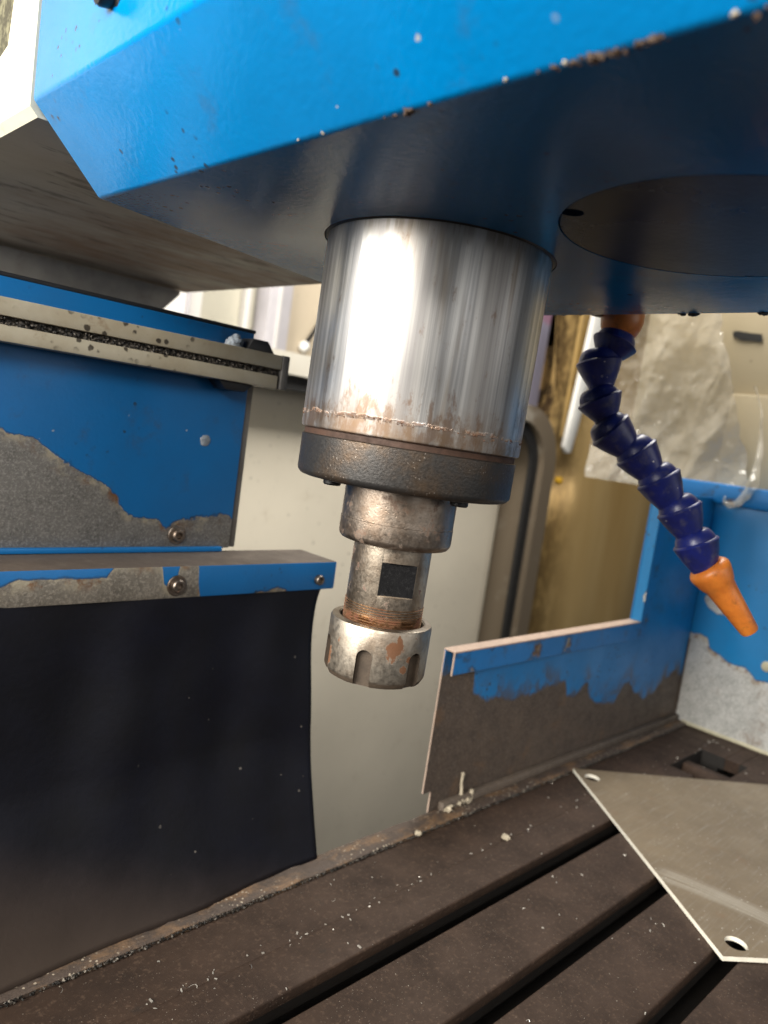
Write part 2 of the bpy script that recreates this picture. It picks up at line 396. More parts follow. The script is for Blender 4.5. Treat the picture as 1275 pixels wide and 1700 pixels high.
def apron_mat():
    t = NT('black_rubber_apron')
    z = t.axis(2); x = t.axis(0)
    n = t.noise(20, 5, 0.6)
    c = t.mix(t.lin(n, 0.3, 0.7, 0, 1), (0.0045, 0.005, 0.010), (0.0025, 0.0025, 0.004))
    dust = t.math('SUBTRACT', 1.0, t.step(t.math('ADD', t.math('ADD', z, t.math('MULTIPLY', x, 0.32)), t.math('MULTIPLY', t.math('SUBTRACT', n, 0.5), 0.03)), -0.040, 0.025))
    c = t.mix(t.math('MULTIPLY', dust, 0.8), c, (0.060, 0.043, 0.033))
    c = t.mix(specks(t, 90, 0.045, 12, (0.52, 0.60)), c, (0.10, 0.09, 0.08))
    return t.set(color=c, rough=t.lin(dust, 0, 1, 0.5, 0.8), normal=t.bump(t.noise(240, 3, 0.6), 0.25, 0.0006), spec=0.18)
M['apron'] = apron_mat()
def table_mat():
    t = NT('oily_cast_iron_table')
    n = t.noise(26, 6, 0.65); f = t.noise(340, 4, 0.7)
    c = t.mix(t.lin(n, 0.32, 0.68, 0, 1), (0.044, 0.0265, 0.018), (0.023, 0.0142, 0.0102))
    c = t.mix(t.math('MULTIPLY', t.step(f, 0.52, 0.70), 0.6), c, (0.085, 0.055, 0.038))
    c = t.mix(t.math('MULTIPLY', t.step(t.noise(60, 5, 0.7, t.map(loc=(1, 7, 3))), 0.60, 0.74), 0.6), c, (0.022, 0.017, 0.014))
    c = t.mix(t.math('MULTIPLY', specks(t, 520, 0.12, 14, (0.46, 0.64)), 0.55), c, (0.30, 0.26, 0.21))
    c = t.mix(t.math('MULTIPLY', specks(t, 260, 0.06, 20, (0.46, 0.62)), 0.7), c, (0.40, 0.36, 0.30))
    nb = t.bump(f, 0.3, 0.0007); nb = t.bump(t.noise(120, 4, 0.6), 0.25, 0.0010, nb)
    return t.set(color=c, rough=t.lin(n, 0.3, 0.7, 0.55, 0.78), normal=nb, spec=0.2)
M['table'] = table_mat()
M['slot_dark'] = simple('dark_slot', (0.010, 0.0075, 0.006), 0.6, 0, 0.4, 60)
def strip_mat():
    t = NT('rusty_edge_strip')
    n = t.noise(1.0, 6, 0.7, t.map(scale=(28, 70, 70)))
    c = t.mix(t.step(n, 0.46, 0.66), (0.058, 0.040, 0.030), (0.15, 0.088, 0.046))
    c = t.mix(t.math('MULTIPLY', t.step(t.noise(160, 5, 0.7), 0.52, 0.68), 0.6), c, (0.03, 0.022, 0.018))
    c = t.mix(t.math('MULTIPLY', specks(t, 300, 0.25, 20, (0.4, 0.6)), 0.8), c, (0.4, 0.34, 0.26))
    return t.set(color=c, rough=0.65, normal=t.bump(t.noise(190, 5, 0.7), 0.6, 0.002))
M['strip'] = strip_mat()
GUARD_PTS = [(0.15, 0.112), (0.19, 0.113), (0.212, 0.116), (0.2135, 0.093), (0.235, 0.084), (0.27, 0.080), (0.295, 0.080), (0.325, 0.084), (0.355, 0.082), (0.362, 0.068), (0.385, 0.073), (0.396, 0.078), (0.410, 0.058), (0.425, 0.050), (0.445, 0.047), (0.458, 0.045), (0.472, 0.060), (0.486, 0.070), (0.50, 0.050), (0.525, 0.042), (0.545, 0.040), (0.57, 0.060), (0.60, 0.067), (0.62, 0.050), (0.66, 0.05)]
M['guard'] = paint_mat('guard_blue_paint', (0.003, 0.165, 0.440), (0.080, 0.058, 0.044), curve_mask(0, 0.15, 0.66, GUARD_PTS, 0.02, 0.13, amp=0.030, sc=48), rough=0.42, dirt=0.3, bare_metal=0.0, bare_rough=0.6, rust_edge=False, smear=0.75)
M['guard_lip'] = paint_mat('guard_lip_paint', (0.004, 0.150, 0.430), (0.11, 0.075, 0.055), patch_mask(0.64, 30), rough=0.4, dirt=0.45)
M['raw_edge'] = simple('bare_pinkish_edge', (0.48, 0.36, 0.29), 0.55, 0.2, 0.3, 90)
SIDE_PTS = [(-0.30, 0.070), (-0.05, 0.073), (0.003, 0.077), (0.015, 0.075), (0.030, 0.086), (0.045, 0.0855), (0.060, 0.090), (0.072, 0.096), (0.0765, 0.106), (0.085, 0.108), (0.10, 0.107), (0.12, 0.107)]
def side_patch(t):
    d = t.math('SQRT', t.math('ADD', t.math('POWER', t.math('MULTIPLY', t.math('SUBTRACT', t.axis(1), 0.073), 1.0), 2), t.math('POWER', t.math('MULTIPLY', t.math('SUBTRACT', t.axis(2), 0.158), 0.55), 2)))
    return t.math('SUBTRACT', t.math('ADD', 0.013, t.math('MULTIPLY', t.math('SUBTRACT', t.noise(60, 4, 0.6), 0.5), 0.016)), d)
M['side'] = paint_mat('side_guard_blue_paint', (0.001, 0.205, 0.510), (0.50, 0.50, 0.48), max_mask(curve_mask(1, -0.30, 0.12, SIDE_PTS, 0.06, 0.12, amp=0.010, sc=60), side_patch), rough=0.38, dirt=0.12, bare_metal=0.25)
M['pale_edge'] = simple('pale_sealant', (0.55, 0.51, 0.36), 0.6, 0, 0.3, 120)
def plate_mat():
    t = NT('dull_sheet_steel')
    n = t.noise(16, 6, 0.65); f = t.noise(260, 4, 0.7)
    br = t.noise(1.0, 4, 0.7, t.map(scale=(30, 420, 30), rot=(0, 0, 0.65)))
    c = t.mix(t.lin(n, 0.32, 0.68, 0, 1), (0.195, 0.150, 0.096), (0.128, 0.096, 0.060))
    c = t.mix(t.math('MULTIPLY', t.step(br, 0.5, 0.7), 0.25), c, (0.30, 0.28, 0.24))
    c = t.mix(t.math('MULTIPLY', t.step(t.noise(45, 5, 0.7, t.map(loc=(2, 2, 2))), 0.58, 0.72), 0.45), c, (0.16, 0.095, 0.05))
    # a wiped pale smear of a few strokes
    dx_, dy_ = t.math('SUBTRACT', t.axis(0), 0.277), t.math('SUBTRACT', t.axis(1), -0.090)
    u = t.math('ADD', t.math('MULTIPLY', dx_, 0.20), t.math('MULTIPLY', dy_, -0.98))
    v = t.math('ADD', t.math('MULTIPLY', dx_, 0.98), t.math('MULTIPLY', dy_, 0.20))
    v2 = t.math('ADD', v, t.math('MULTIPLY', t.math('POWER', u, 2), 1.6))
    band = t.math('SUBTRACT', 1.0, t.step(t.math('ABSOLUTE', v2), 0.004, 0.013))
    ext = t.math('SUBTRACT', 1.0, t.step(t.math('ABSOLUTE', u), 0.030, 0.046))
    cmb = t.n.new('ShaderNodeCombineXYZ'); t.link(u, cmb.inputs[0]); t.link(v2, cmb.inputs[1])
    mp = t.n.new('ShaderNodeMapping'); t.link(cmb.outputs[0], mp.inputs[0]); mp.inputs['Scale'].default_value = (12, 650, 1)
    st = t.step(t.noise(1.0, 3, 0.6, mp.outputs[0]), 0.34, 0.56)
    c = t.mix(t.math('MULTIPLY', t.math('MULTIPLY', band, ext), t.math('MULTIPLY', st, 0.5)), c, (0.42, 0.39, 0.33))
    c = t.mix(t.math('MULTIPLY', specks(t, 240, 0.12, 20, (0.40, 0.60)), 0.9), c, (0.55, 0.52, 0.46))
    return t.set(color=c, rough=t.lin(n, 0.3, 0.7, 0.38, 0.55), metal=0.2, normal=t.bump(f, 0.15, 0.0006))
M['plate'] = plate_mat()
M['plate_edge'] = simple('painted_lit_edge', (0.80, 0.76, 0.66), 0.4, 0.0, 0.2, 120)  # pale colour paints window light onto the plate's edges and hole walls
def cabinet_mat(name, col, stain=0.25):
    t = NT(name)
    n = t.noise(6, 5, 0.6)
    c = t.mix(t.lin(n, 0.3, 0.7, 0, 1), col, tuple(x * 0.90 for x in col))
    c = t.mix(t.math('MULTIPLY', t.step(t.noise(24, 6, 0.7), 0.60, 0.75), stain), c, (0.24, 0.15, 0.07))
    c = t.mix(t.math('MULTIPLY', specks(t, 60, 0.12, 7, (0.42, 0.6)), 0.6), c, (0.10, 0.08, 0.06))
    return t.set(color=c, rough=0.42, normal=t.bump(t.noise(90, 3, 0.5), 0.08, 0.001))
def stained_dimmed_frame():
    t = NT('stained_dimmed_cabinet_frame')
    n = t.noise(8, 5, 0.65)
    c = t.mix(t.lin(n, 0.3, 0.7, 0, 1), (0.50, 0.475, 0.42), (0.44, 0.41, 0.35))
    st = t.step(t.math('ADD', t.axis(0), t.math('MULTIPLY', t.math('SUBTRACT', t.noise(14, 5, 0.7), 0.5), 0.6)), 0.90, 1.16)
    c = t.mix(t.math('MULTIPLY', st, 0.9), c, (0.11, 0.078, 0.046))  # oil stains, plus the right side's weaker light painted in as brown
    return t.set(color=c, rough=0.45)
M['cab_frame'] = stained_dimmed_frame()
M['cabinet'] = cabinet_mat('cream_cabinet_paint', (0.68, 0.62, 0.51))
M['rubber'] = simple('black_rubber_seal', (0.012, 0.012, 0.013), 0.6)
def amber_mat():
    t = NT('oil_stained_amber_sheet')
    z = t.axis(2); x = t.axis(0)
    st = t.noise(1.0, 3, 0.5, t.map(scale=(8, 8, 0.9)))
    st2 = t.noise(1.0, 6, 0.7, t.map(scale=(22, 22, 9), loc=(2, 2, 5)))
    c = t.mix(t.step(st, 0.30, 0.72), (0.80, 0.57, 0.26), (0.54, 0.345, 0.125))
    left = t.math('SUBTRACT', 1.0, t.step(t.math('ADD', x, t.math('MULTIPLY', t.math('SUBTRACT', st2, 0.5), 0.30)), 1.43, 1.57))
    c = t.mix(t.math('MULTIPLY', left, t.step(st2, 0.40, 0.58)), c, (0.045, 0.022, 0.010))
    return t.set(color=c, rough=t.lin(st, 0.3, 0.7, 0.17, 0.28), metal=0.5, normal=t.bump(t.noise(12, 3, 0.5), 0.12, 0.01))
M['amber'] = amber_mat()
M['white_bar'] = simple('white_enamel', (0.85, 0.84, 0.80), 0.35, 0, 0.08, 12)
M['gold_strip'] = simple('stained_gold_strip', (0.42, 0.28, 0.10), 0.4, 0.2, 0.45, 9)
M['yellow'] = simple('yellow_plastic', (0.75, 0.42, 0.02), 0.35)
M['wall'] = cabinet_mat('cream_wall', (0.56, 0.53, 0.44), 0.12)
M['post'] = simple('grey_violet_post', (0.48, 0.46, 0.49), 0.5, 0, 0.25, 9)
M['white_post'] = simple('white_post', (0.66, 0.64, 0.62), 0.5, 0, 0.12, 9)
M['beige_wall'] = cabinet_mat('beige_board', (0.52, 0.44, 0.33), 0.2)
def lavender():
    t = NT('pale_lavender_board')
    c = t.mix(t.math('MULTIPLY', t.step(t.noise(9, 2, 0.5), 0.62, 0.70), 0.55), (0.40, 0.38, 0.50), (0.55, 0.18, 0.30))
    return t.set(color=c, rough=0.5)
M['lavender'] = lavender()
M['boxbeige'] = cabinet_mat('beige_box_paint', (0.36, 0.30, 0.20), 0.35)
def film_mat():
    t = NT('crumpled_clear_film')
    t.set(color=(0.60, 0.57, 0.51), rough=0.08, spec=1.0)
    tr = t.n.new('ShaderNodeBsdfTransparent'); tr.inputs[0].default_value = (0.95, 0.93, 0.88, 1)
    mx = t.n.new('ShaderNodeMixShader')
    f = t.lin(t.noise(9, 3, 0.5), 0.3, 0.7, 0.22, 0.42)
    t.link(f, mx.inputs[0]); t.link(tr.outputs[0], mx.inputs[1]); t.link(t.bsdf.outputs[0], mx.inputs[2])
    t.link(t.bump(t.math('ADD', t.voro(38, t.map(scale=(1, 1, 0.55), rot=(0.5, 0, 0))), t.math('MULTIPLY', t.voro(95), 0.25)), 0.38, 0.012), t.bsdf.inputs['Normal'])
    t.link(mx.outputs[0], t.out.inputs[0])
    return t.m
M['film'] = film_mat()
def hose_mat():
    t = NT('navy_hose_plastic')
    n = t.noise(90, 5, 0.65)
    c = t.mix(t.lin(n, 0.35, 0.68, 0, 1), (0.010, 0.018, 0.165), (0.008, 0.012, 0.085))
    c = t.mix(t.math('MULTIPLY', t.step(t.noise(150, 5, 0.7, t.map(loc=(1, 3, 5))), 0.50, 0.72), 0.5), c, (0.10, 0.095, 0.115))
    c = t.mix(specks(t, 150, 0.09, 30, (0.46, 0.58)), c, (0.5, 0.48, 0.48))
    return t.set(color=c, rough=t.lin(n, 0.3, 0.7, 0.30, 0.50), normal=t.bump(t.noise(420, 3, 0.6), 0.12, 0.0006))
M['hose'] = hose_mat()
def orange_mat():
    t = NT('orange_nozzle_plastic')
    n = t.noise(70, 5, 0.65)
    c = t.mix(t.lin(n, 0.35, 0.68, 0, 1), (0.64, 0.195, 0.026), (0.42, 0.115, 0.018))
    c = t.mix(t.math('MULTIPLY', t.step(t.noise(120, 6, 0.75, t.map(loc=(1, 3, 5))), 0.54, 0.68), 0.6), c, (0.20, 0.07, 0.02))
    return t.set(color=c, rough=0.42, normal=t.bump(t.noise(320, 3, 0.6), 0.15, 0.0006), Subsurface_Weight=0.08)
M['orange'] = orange_mat()
M['crumb'] = simple('pale_crumbs', (0.50, 0.43, 0.32), 0.7, 0, 0.5, 200)
M['chip'] = simple('metal_swarf', (0.60, 0.56, 0.50), 0.35, 0.55, 0.5, 300)
M['rustlump'] = simple('rusty_grime_lump', (0.085, 0.050, 0.030), 0.7, 0, 0.5, 260, 0.6)
M['solder'] = simple('greyed_sealant', (0.24, 0.27, 0.31), 0.5, 0, 0.4, 200)

# ---------------------------------------------------------------- the background
w = obj('wall', box_bm(-0.6, 3.6, 1.25, 1.30, -0.9, 1.6), M['wall']); w['kind'] = 'structure'
t_ = thing('wall_post', 'grey violet upright post against the cream wall', 'post', (0.75, 1.2, -0.9))
obj('post_body', box_bm(0.722, 0.785, 1.19, 1.25, -0.9, 1.6), M['post'], t_, bevel=0.004)
obj('post_rib', box_bm(0.746, 0.752, 1.185, 1.195, -0.9, 1.6), M['white_post'], t_)
tag(obj('wall_trim', box_bm(0.684, 0.697, 1.225, 1.25, -0.9, 1.6), M['white_post'], bevel=0.002), 'narrow white vertical trim on the cream wall beside the grey post', 'trim')
t_ = thing('wall_pillar', 'broad pale lavender white pillar next to the column slide', 'pillar', (0.5, 1.2, -0.9))
obj('pillar_body', box_bm(0.40, 0.551, 1.18, 1.25, -0.9, 1.6), M['white_post'], t_, bevel=0.004)
obj('pillar_rib', box_bm(0.512, 0.518, 1.172, 1.185, -0.9, 1.6), M['post'], t_)
tag(obj('board', box_bm(0.80, 1.50, 1.215, 1.25, -0.9, 1.6), M['beige_wall'], bevel=0.003), 'beige board on the wall with a dark cable in front', 'board')
tag(obj('cable', tube_bm([(0.905, 1.19, 0.560), (0.88, 1.18, 0.548), (0.862, 1.18, 0.520), (0.852, 1.19, 0.490), (0.850, 1.205, 0.47)], 0.005, 8), M['black']), 'thin dark bent cable hanging before the beige board', 'cable')
tag(obj('cable_plug', lump_bm((0.846, 1.205, 0.462), 0.014, 4, 2, 0.15), M['white_bar']), 'small white plug at the end of the dark cable', 'plug')
tag(obj('lavender_board', box_bm(1.52, 2.6, 1.20, 1.25, -0.9, 1.6), M['lavender'], bevel=0.003), 'pale lavender board with faint pink smudges behind the amber drum', 'board')

# cream cabinet with a round-cornered opening and a recessed door
cab = thing('cabinet', 'cream metal cabinet with a round-cornered recessed door behind the spindle', 'cabinet', (0.5, 0.80, -0.9))
def rrect(x0, x1, z0, z1, r, n=10):
    pts = []
    for cx, cz, a0 in ((x1 - r, z1 - r, 0), (x0 + r, z1 - r, 90), (x0 + r, z0 + r, 180), (x1 - r, z0 + r, 270)):
        for i in range(n + 1):
            a = R(a0 + 90 * i / n); pts.append((cx + r * math.cos(a), cz + r * math.sin(a)))
    return pts
fr = prism_bm(rrect(-0.35, 1.245, -0.9, 0.392, 0.13), 1, 0.72, 0.90)
hole = prism_bm(rrect(-0.31, 1.198, -0.86, 0.358, 0.105), 1, 0.70, 0.86)
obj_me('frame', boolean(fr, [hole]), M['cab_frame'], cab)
seal = prism_bm(rrect(-0.309, 1.197, -0.859, 0.357, 0.104), 1, 0.735, 0.745)
seal_c = prism_bm(rrect(-0.285, 1.172, -0.83, 0.335, 0.085), 1, 0.72, 0.76)
obj_me('rubber_seal', boolean(seal, [seal_c]), M['rubber'], cab)
obj('door', prism_bm(rrect(-0.295, 1.184, -0.84, 0.346, 0.092), 1, 0.815, 0.855), M['cabinet'], cab, bevel=0.004)

# amber drum (a curved oil-stained sheet) and the bars in front of it
dr = thing('amber_drum', 'oil stained amber curved sheet metal standing right of the cream cabinet', 'drum', (1.65, 1.0, -0.9))
prof = [(1.24, 0.87), (1.32, 0.855), (1.40, 0.84)]
for i in range(91):
    a = R(200 + 140 * i / 90); xx = 1.86 + 0.47 * math.cos(a); prof.append((xx, 1.00 + 0.24 * math.sin(a) + 0.0022 * math.sin(xx * 31)))
bm = bmesh.new(); prev = None
for (x, y) in prof:
    cur = [bm.verts.new((x, y, -0.9)), bm.verts.new((x, y, 0.10)), bm.verts.new((x, y, 0.75 if x > 1.41 and prev else 0.30))]
    if prev:
        for k in (0, 1): bm.faces.new((prev[k], cur[k], cur[k + 1], prev[k + 1]))
    prev = cur
bm2 = obj('sheet', bm, M['amber'], dr, smooth=60)
md = bm2.modifiers.new('thick', 'SOLIDIFY'); md.thickness = 0.004; md.offset = 1
obj('flat_strip', prism_bm([(1.372, 0.34), (1.398, 0.34), (1.425, 0.76), (1.375, 0.76)], 1, 0.795, 0.803), M['gold_strip'], dr)
wb = obj('white_bar', prism_bm([(1.358, 0.315), (1.372, 0.300), (1.392, 0.302), (1.406, 0.36), (1.468, 0.76), (1.408, 0.76)], 1, 0.775, 0.787), M['white_bar'], bevel=0.003)  # bar widened to stand in for a blown vertical highlight
tag(wb, 'bright white flat bar with a tapered lower end leaning on the amber drum', 'bar')
tag(obj('yellow_knob', lump_bm((1.412, 0.81, 0.228), 0.011, 2, 2, 0.12), M['yellow']), 'tiny yellow knob on the stained edge of the amber drum', 'knob')
pb = obj('white_rod', tube_bm([(1.236, 0.90, 0.30), (1.232, 0.90, 0.52)], 0.012, 12), M['white_bar'])
tag(pb, 'thin white rod standing behind the cream cabinet corner', 'rod')

# beige box and the crumpled film over it
bx = thing('beige_box', 'beige painted steel box with a black mark under clear film', 'box', (0.80, 0.1, 0.26))
obj('box_body', box_bm(0.715, 0.95, -0.30, 0.270, 0.268, 0.62), M['boxbeige'], bx, bevel=0.004)
obj('lower_lip', box_bm(0.702, 0.714, -0.30, 0.135, 0.268, 0.398), M['boxbeige'], bx, bevel=0.003)
bmk = bmesh.new()
pts = [(0.1515, 0.4765), (0.146, 0.4775), (0.130, 0.4750), (0.116, 0.4735), (0.1135, 0.4660), (0.117, 0.4640), (0.126, 0.4655), (0.138, 0.4655), (0.150, 0.4705)]
prism_bm([(p[0], p[1]) for p in pts], 0, 0.7125, 0.7146, bmk)
obj('black_mark', bmk, M['black'], bx)
def film():
    bm = bmesh.new(); NX, NZ = 110, 120
    grid = []
    for j in range(NZ + 1):
        row = []
        v = j / NZ
        z = 0.262 + v * 0.34
        kz = [(0.26, .080), (0.30, .090), (0.33, .098), (0.365, .108), (0.40, .118), (0.43, .128), (0.47, .152), (0.52, .147), (0.63, .140)]
        for (za, ya), (zb, yb_) in zip(kz, kz[1:]):
            if za <= z <= zb: yr = ya + (yb_ - ya) * (z - za) / (zb - za)
        yr += 0.004 * mnoise.noise(Vector((z * 60, 3, 1)))
        yl = 0.290 + 0.01 * math.sin(v * 9)
        for i in range(NX + 1):
            u = i / NX
            y = yl + (yr - yl) * u
            p = Vector(((y * 0.9 + z * 0.35) * 15, (z - y * 0.3) * 6.5, 0.3))
            n1 = 1 - abs(mnoise.noise(p)) * 2
            n2 = 1 - abs(mnoise.noise(p * 2.7 + Vector((4, 1, 2)))) * 2
            n3 = 1 - abs(mnoise.noise(p * 6.3 + Vector((1, 8, 2)))) * 2
            d = 0.010 * n1 + 0.030 * mnoise.voronoi(p * 0.8)[0][0] + 0.009 * mnoise.voronoi(p * 2.2)[0][0] + 0.0012 * n3
            edge = max(0, (u - 0.8) / 0.2)
            x = 0.700 - d + 0.004 * edge - 0.012 * max(0, 1 - v / 0.14)
            row.append(bm.verts.new((x, y + 0.004 * n2, z + 0.003 * n1 + (0.006 * n2 if j == 0 else 0))))
        grid.append(row)
    for j in range(NZ):
        for i in range(NX): bm.faces.new((grid[j][i], grid[j][i + 1], grid[j + 1][i + 1], grid[j + 1][i]))
    return bm
fo = obj('plastic_film', film(), M['film'], smooth=80)
tag(fo, 'crumpled clear plastic film hanging over the beige box above the blue rail', 'plastic film')
# torn strand of film hanging over the rail
bm = bmesh.new(); prev = None; path = [(0.648, 0.088, 0.400), (0.642, 0.074, 0.375), (0.636, 0.066, 0.345), (0.625, 0.060, 0.315), (0.612, 0.056, 0.292), (0.606, 0.060, 0.276), (0.604, 0.066, 0.266), (0.603, 0.074, 0.262), (0.603, 0.080, 0.266), (0.604, 0.082, 0.272)]
obj_strand = tube_bm(path, [0.0012, 0.0018, 0.0025, 0.004, 0.0065, 0.005, 0.0042, 0.0034, 0.0026, 0.0012], 9)
bmesh.ops.subdivide_edges(obj_strand, edges=obj_strand.edges, cuts=2, use_grid_fill=True)
for v in obj_strand.verts: v.co += Vector([mnoise.noise(v.co * 160 + Vector((k * 7, 0, 0))) * 0.0022 for k in range(3)])
tag(obj('film_strand', obj_strand, M['film'], smooth=80), 'twisted torn strand of clear film hanging over the blue rail', 'film strand')

# ---------------------------------------------------------------- machine column and slide
sl = thing('column_slide', 'cream casting of the machine column with streaked oily brown underside behind the blue head', 'casting', (0.0, 0.3, 0.0))
body = prism_bm([(-0.1505, 0.405), (-0.147, 0.4015), (0.126, 0.4015), (0.130, 0.406), (0.130, 0.75), (-0.1505, 0.75)], 1, 0.1065, 0.47)
rec = prism_bm([(0.139, 0.80), (0.1395, 0.458), (0.1430, 0.4385), (0.1560, 0.4350), (0.43, 0.435), (0.43, 0.80)], 0, -0.20, -0.138)
bodym = boolean(body, [rec])
o = obj_me('slide_casting', bodym, M['cream_cast'], sl)
o.data.materials.append(M['underside']); o.data.materials.append(M['grime'])
for p in o.data.polygons:
    c = p.center
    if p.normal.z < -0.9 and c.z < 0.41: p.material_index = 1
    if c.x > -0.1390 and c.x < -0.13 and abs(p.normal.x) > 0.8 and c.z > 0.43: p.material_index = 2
obj('way_block', prism_bm([(-0.22, 0.3990), (0.112, 0.3990), (0.112, 0.396), (0.094, 0.376), (0.094, -0.9), (-0.22, -0.9)], 1, 0.452, 0.70), simple('grey_way_casting', (0.42, 0.40, 0.37), 0.55, 0, 0.4, 30, dust=0.3, dust_col=(0.12,0.08,0.05)), sl, bevel=0.002)  # carried down and back, unseen, to block doorway light from the lower cabinet

# ---------------------------------------------------------------- column cover panel, scale, ledge, apron
cp = thing('cover_panel', 'blue steel cover panel with paint flaked to grey metal behind the linear scale', 'panel', (-0.1, 0.18, 0.197))
obj('panel_sheet', box_bm(-0.33, 0.0195, 0.174, 0.1775, 0.1975, 0.341), M['panel'], cp, bevel=0.0008)
obj('return_flange', box_bm(0.0100, 0.0262, 0.1778, 0.1830, 0.1975, 0.338), simple('grey_flange', (0.20, 0.18, 0.16), 0.55, 0.2, 0.4, 60, dust=0.3), cp, bevel=0.0006)
obj('top_cap', box_bm(-0.33, 0.0215, 0.1755, 0.200, 0.3411, 0.3435), M['black'], cp, bevel=0.0006)
def socket_bolt(parent, p, d, r=0.0042, h=0.004, washer=True, name='bolt', mat=None):
    Mx = frame_to(p, d)
    b = lathe_bm([(r, -0.0005), (r, h * .8), (r * .85, h), (r * .56, h), (r * .56, h * .35)], 24, M=Mx)
    o = obj(name, b, mat or M['bolt'], parent)
    if washer:
        ws = obj('washer', lathe_bm([(r * 1.55, -0.0006), (r * 1.55, 0.0007), (r * 1.45, 0.0010), (r * .6, 0.0010)], 24, M=Mx), mat or M['bolt'], o)
    return o
socket_bolt(cp, (-0.0208, 0.174, 0.2063), (0, -1, 0), 0.0040)
bl = lump_bm((-0.0083, 0.1743, 0.2678), 0.0038, 3, 3, 0.25); 
for v in bl.verts: v.co.y = 0.1743 + (v.co.y - 0.1743) * 0.35
obj('paint_blister', bl, M['solder'], cp)
obj('hinge_edge', box_bm(-0.33, 0.012, 0.1705, 0.1738, 0.1958, 0.1990), M['guard_lip'], cp, bevel=0.0005)

sc_ = thing('linear_scale', 'beige aluminium linear scale bar with chip-packed groove across the blue panel', 'linear scale', (-0.1, 0.165, 0.3075))
obj('upper_bar', box_bm(-0.33, 0.0305, 0.155, 0.1735, 0.3199, 0.3290), M['scale'], sc_, bevel=0.0007)
obj('lower_bar', box_bm(-0.33, 0.0290, 0.1556, 0.1735, 0.3074, 0.3157), M['scale'], sc_, bevel=0.0007)
obj('groove', box_bm(-0.33, 0.0300, 0.1580, 0.1733, 0.3158, 0.3198), M['gritty'], sc_)
bm = bmesh.new(); rr = random.Random(3)
for i in range(420):
    x = rr.uniform(-0.16, 0.029); s = rr.uniform(0.0003, 0.0009)
    b = Matrix.Translation((x, rr.uniform(0.1562, 0.1580), rr.uniform(0.3158, 0.3194))) @ Matrix.Rotation(rr.uniform(0, 6), 4, (rr.random(), rr.random(), rr.random() + .1)) @ Matrix.Diagonal((s * 2.2, s, s * .5, 1))
    bmesh.ops.create_cube(bm, size=1, matrix=b)
g = obj('packed_chips', bm, M['gritty'], sc_, smooth=0); g['kind'] = 'stuff'
obj('end_cap', prism_bm([(0.1545, 0.3072), (0.1740, 0.3072), (0.1740, 0.3293), (0.1545, 0.3293)], 0, 0.0307, 0.0362), simple('grey_end_cap', (0.10, 0.095, 0.09), 0.55, 0.1, 0.3, 90), sc_, bevel=0.0007)
obj('upper_bracket', prism_bm([(0.006, 0.3291), (0.0275, 0.3291), (0.0215, 0.3365), (0.010, 0.3365)], 1, 0.160, 0.1738), M['black'], sc_, bevel=0.0008)
obj('sealant_blob', lump_bm((0.000, 0.166, 0.3315), 0.0052, 5, 3, 0.35), M['solder'], sc_)
obj('lower_bracket', prism_bm([(-0.012, 0.3073), (0.014, 0.3073), (0.008, 0.3020), (-0.006, 0.3020)], 1, 0.160, 0.1738), M['black'], sc_, bevel=0.0008)

lg = thing('ledge_rail', 'blue ledge rail with brown dusty top and flaked front holding the black apron', 'rail', (-0.1, 0.154, 0.175))
lo = obj('rail_body', box_bm(-0.33, 0.0834, 0.1345, 0.176, 0.1760, 0.1955), M['ledge'], lg, bevel=0.0010)
lo.data.materials.append(M['brown_top'])
for p in lo.data.polygons:
    if p.normal.z > 0.8: p.material_index = 1
socket_bolt(lg, (-0.0396, 0.1345, 0.1839), (0, -1, 0), 0.0040)
socket_bolt(lg, (0.0679, 0.1345, 0.1833), (0, -1, 0), 0.0034, 0.0035, washer=False)

def apron():
    bm = bmesh.new(); NX, NZ = 120, 70; grid = []
    for j in range(NZ + 1):
        v = j / NZ; z = 0.1805 * (1 - v) + 0.0005 * v
        row = []
        xr = 0.0712 - 0.007 * v - 0.004 * math.sin(min(1, v * 1.6) * math.pi) * (1 - v) + 0.004 * math.exp(-v * 30)
        for i in range(NX + 1):
            u = i / NX; x = -0.34 + (xr + 0.34) * u
            y = 0.1385 - 0.030 * v ** 1.2
            y -= 0.030 * max(0, v - 0.55) ** 1.6 / 0.28 * (1 - 0.55 * u)
            amp = 0.0016 * math.sin(math.pi * min(1, v * 1.15)) ** 0.7 if v < 0.87 else 0
            y += amp * (math.sin(x * 62 + 1.2 + v) + 0.5 * math.sin(x * 131 + v * 3)) * 0.8
            y += 0.003 * mnoise.noise(Vector((x * 16, z * 16, 0)))
            row.append(bm.verts.new((x, y, z)))
        grid.append(row)
    for j in range(NZ):
        for i in range(NX): bm.faces.new((grid[j][i], grid[j][i + 1], grid[j + 1][i + 1], grid[j + 1][i]))
    return bm
ao = obj('rubber_apron', apron(), M['apron'], smooth=80)
md = ao.modifiers.new('thick', 'SOLIDIFY'); md.thickness = 0.0025; md.offset = -1
tag(ao, 'black rubber way cover apron hanging from the blue ledge rail to the table', 'apron')

